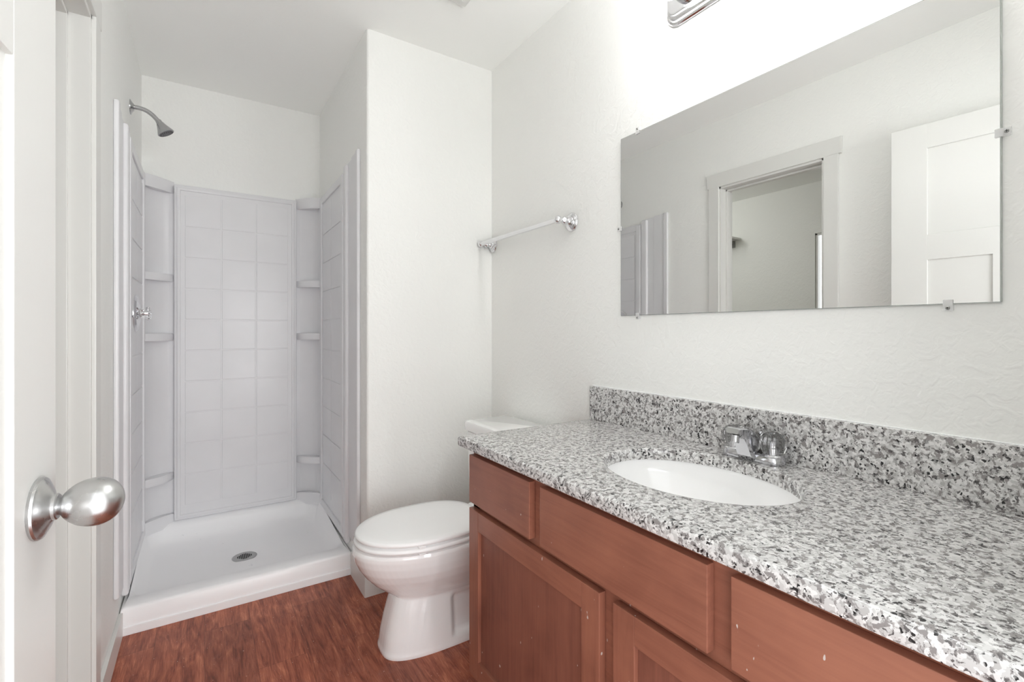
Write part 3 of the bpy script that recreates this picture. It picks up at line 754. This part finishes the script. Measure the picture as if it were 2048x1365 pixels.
# spout: stations from rear foot to tip: (top point, bottom point, half width top, half width bottom) in (x, z)
b = B()
stn = [((1.178, .020), (1.170, .004), .010, .014), ((1.173, .034), (1.140, .004), .016, .020), ((1.163, .048), (1.118, .005), .0175, .021), ((1.149, .062), (1.107, .022), .0175, .0195),
       ((1.131, .074), (1.098, .042), .0175, .018), ((1.110, .0825), (1.086, .060), .0175, .0165), ((1.090, .0865), (1.073, .0705), .0175, .0155), ((1.068, .0885), (1.0615, .0745), .0165, .014), ((1.0615, .0875), (1.0585, .0755), .0150, .013)]
rg = []
for (tx, tz), (bx_, bz), wt, wb in stn:
    ring = []
    m0 = Vector((tx, 0, tz)); m1 = Vector((bx_, 0, bz))
    pts_ = [(-wt * .82, 0), (-wt, .16), (-(wt * .55 + wb * .45) * .98, .55), (-wb, .86), (-wb * .8, 1), (wb * .8, 1), (wb, .86), ((wt * .55 + wb * .45) * .98, .55), (wt, .16), (wt * .82, 0)]
    pts_ = [(yy * 1.16, tt_) for yy, tt_ in pts_]
    for yy, tt_ in pts_:
        p = m0 + (m1 - m0) * tt_; ring.append((p.x + (FX - 1.150), FY + yy, ZT + p.z))
    rg.append(ring)
loft(b, rg); obj('spout', b, M_faucet, fa, 28)
b = B(); lathe(b, [(.0095, 0), (.0095, .010), (.008, .012)], (1.0745, FY, ZT + .063), (-.25, 0, -1), 24); lathe(b, [(.0095, -.003), (.0095, .008)], (1.0745, FY, ZT + .066), (-.25, 0, -1), 24); obj('aerator', b, M_faucet, fa)
b = B(); lathe(b, [(.0022, .018), (.0022, .058), (.0055, .060), (.0060, .064), (.0045, .067), (.001, .068)], (1.184, FY, ZT), (0, 0, 1), 20); obj('lift_rod', b, M_faucet, fa, 40)

# ------------------------------------------------------------------ mirror
MY0, MY1, MZ0, MZ1 = 0.2426, 1.1913, 1.1956, 1.8067
mi = thing('wall_mirror', 'large frameless wall mirror above the vanity counter', 'mirror', (XR, (MY0 + MY1) / 2, MZ0))
b = B(); box(b, XR - .0058, XR - .0005, MY0, MY1, MZ0, MZ1, .0009, 1); obj('glass_edge', b, M_medge, mi, 0)
b = B(); box(b, XR - .0062, XR - .0057, MY0 + .0022, MY1 - .0022, MZ0 + .0018, MZ1 - .0018); obj('mirror_glass', b, M_mirror, mi, 0)
def clip(y, z, dy, dz, label):
    """plastic clip straddling the mirror's edge; (dy, dz) points off the mirror"""
    c = thing('mirror_clip', label, 'mirror clip', (XR, y, z), 'clear plastic clips holding the mirror')
    b = B()
    w = .0078
    def seg(t0, t1, x0, x1):
        if dy: box(b, x0, x1, min(y + dy * t0, y + dy * t1), max(y + dy * t0, y + dy * t1), z - w, z + w, .0012)
        else: box(b, x0, x1, y - w, y + w, min(z + dz * t0, z + dz * t1), max(z + dz * t0, z + dz * t1), .0012)
    seg(-.009, .003, XR - .0092, XR - .0066); seg(.0012, .0125, XR - .0088, XR - .0003)
    obj('clip_body', b, M_clip, c)
    b = B(); cy, cz = y + dy * .0072, z + dz * .0072
    lathe(b, [(.001, 0), (.0036, 0), (.0034, .0010), (.0026, .0018), (.001, .0018)], (XR - .0087, cy, cz), (-1, 0, 0), 20)
    s_ = obj('screw', b, M_screw, c)
    b = B(); box(b, XR - .0107, XR - .0104, cy - .0024, cy + .0024, cz - .0005, cz + .0005); box(b, XR - .0107, XR - .0104, cy - .0005, cy + .0005, cz - .0024, cz + .0024); obj('screw_slot', b, M_hole, s_, 0)
clip(1.112, MZ1, 0, 1, 'clear clip on the top edge of the mirror, near its left corner')
clip(MY1, 1.497, 1, 0, 'clear clip halfway up the left edge of the mirror')
clip(1.112, MZ0, 0, -1, 'clear clip under the mirror near its lower left corner')
clip(0.317, MZ0, 0, -1, 'clear clip under the mirror near its lower right corner')
clip(MY0, 1.502, -1, 0, 'clear clip on the right edge of the mirror')

# ------------------------------------------------------------------ vanity light bar above the mirror
LY0, LY1, LZ = 0.385, 0.992, 2.138
lb = thing('vanity_light', 'chrome vanity light bar with round opal bulbs above the mirror', 'wall light', (XR, (LY0 + LY1) / 2, LZ))
b = B()
def lring(d, x, r): return [(x, p[0], p[1]) for p in [(q[0], q[1]) for q in rrect(LY0 + d, LY1 - d, LZ - .066 + d, LZ + .066 - d, r, 0, 8)]]
loft(b, [lring(0, XR, .045), lring(0, XR - .006, .045), lring(.003, XR - .010, .042), lring(.008, XR - .012, .038), lring(.010, XR - .018, .036), lring(.014, XR - .021, .032), lring(.020, XR - .022, .028), lring(.022, XR - .028, .026), lring(.026, XR - .030, .022)])
obj('backplate', b, M_chrome, lb, 30)
for k in range(4):
    y = LY1 - .085 - k * (LY1 - LY0 - .17) / 3
    b = B(); lathe(b, [(.001, .028), (.026, .028), (.028, .034), (.026, .050), (.020, .055), (.001, .055)], (XR, y, LZ), (-1, 0, 0), 32); so = obj('socket', b, M_chrome, lb, 40)
    b = B(); prof = [(.016, .050), (.018, .056)] + [(max(.043 * math.sin(a), .0005), .098 - .043 * math.cos(a)) for a in [.42 + (PI - .42) * i / 20 for i in range(21)]]
    lathe(b, prof, (XR, y, LZ), (-1, 0, 0), 32); obj('bulb', b, M_opal, so, 60)

# ceiling exhaust vent
vt = thing('ceiling_vent', 'white exhaust fan grille on the ceiling above the vanity', 'ceiling vent', (.73, 1.59, ZC))
b = B(); box(b, .60, .868, 1.45, 1.722, ZC - .014, ZC, .004); obj('grille_frame', b, M_trim, vt)
b = B()
for k in range(9): box(b, .625, .843, 1.478 + k * .0262, 1.488 + k * .0262, ZC - .017, ZC - .013, .001)
obj('louvre', b, M_trim, vt)

for o in bpy.data.objects:
    if '_o' in o: del o['_o']
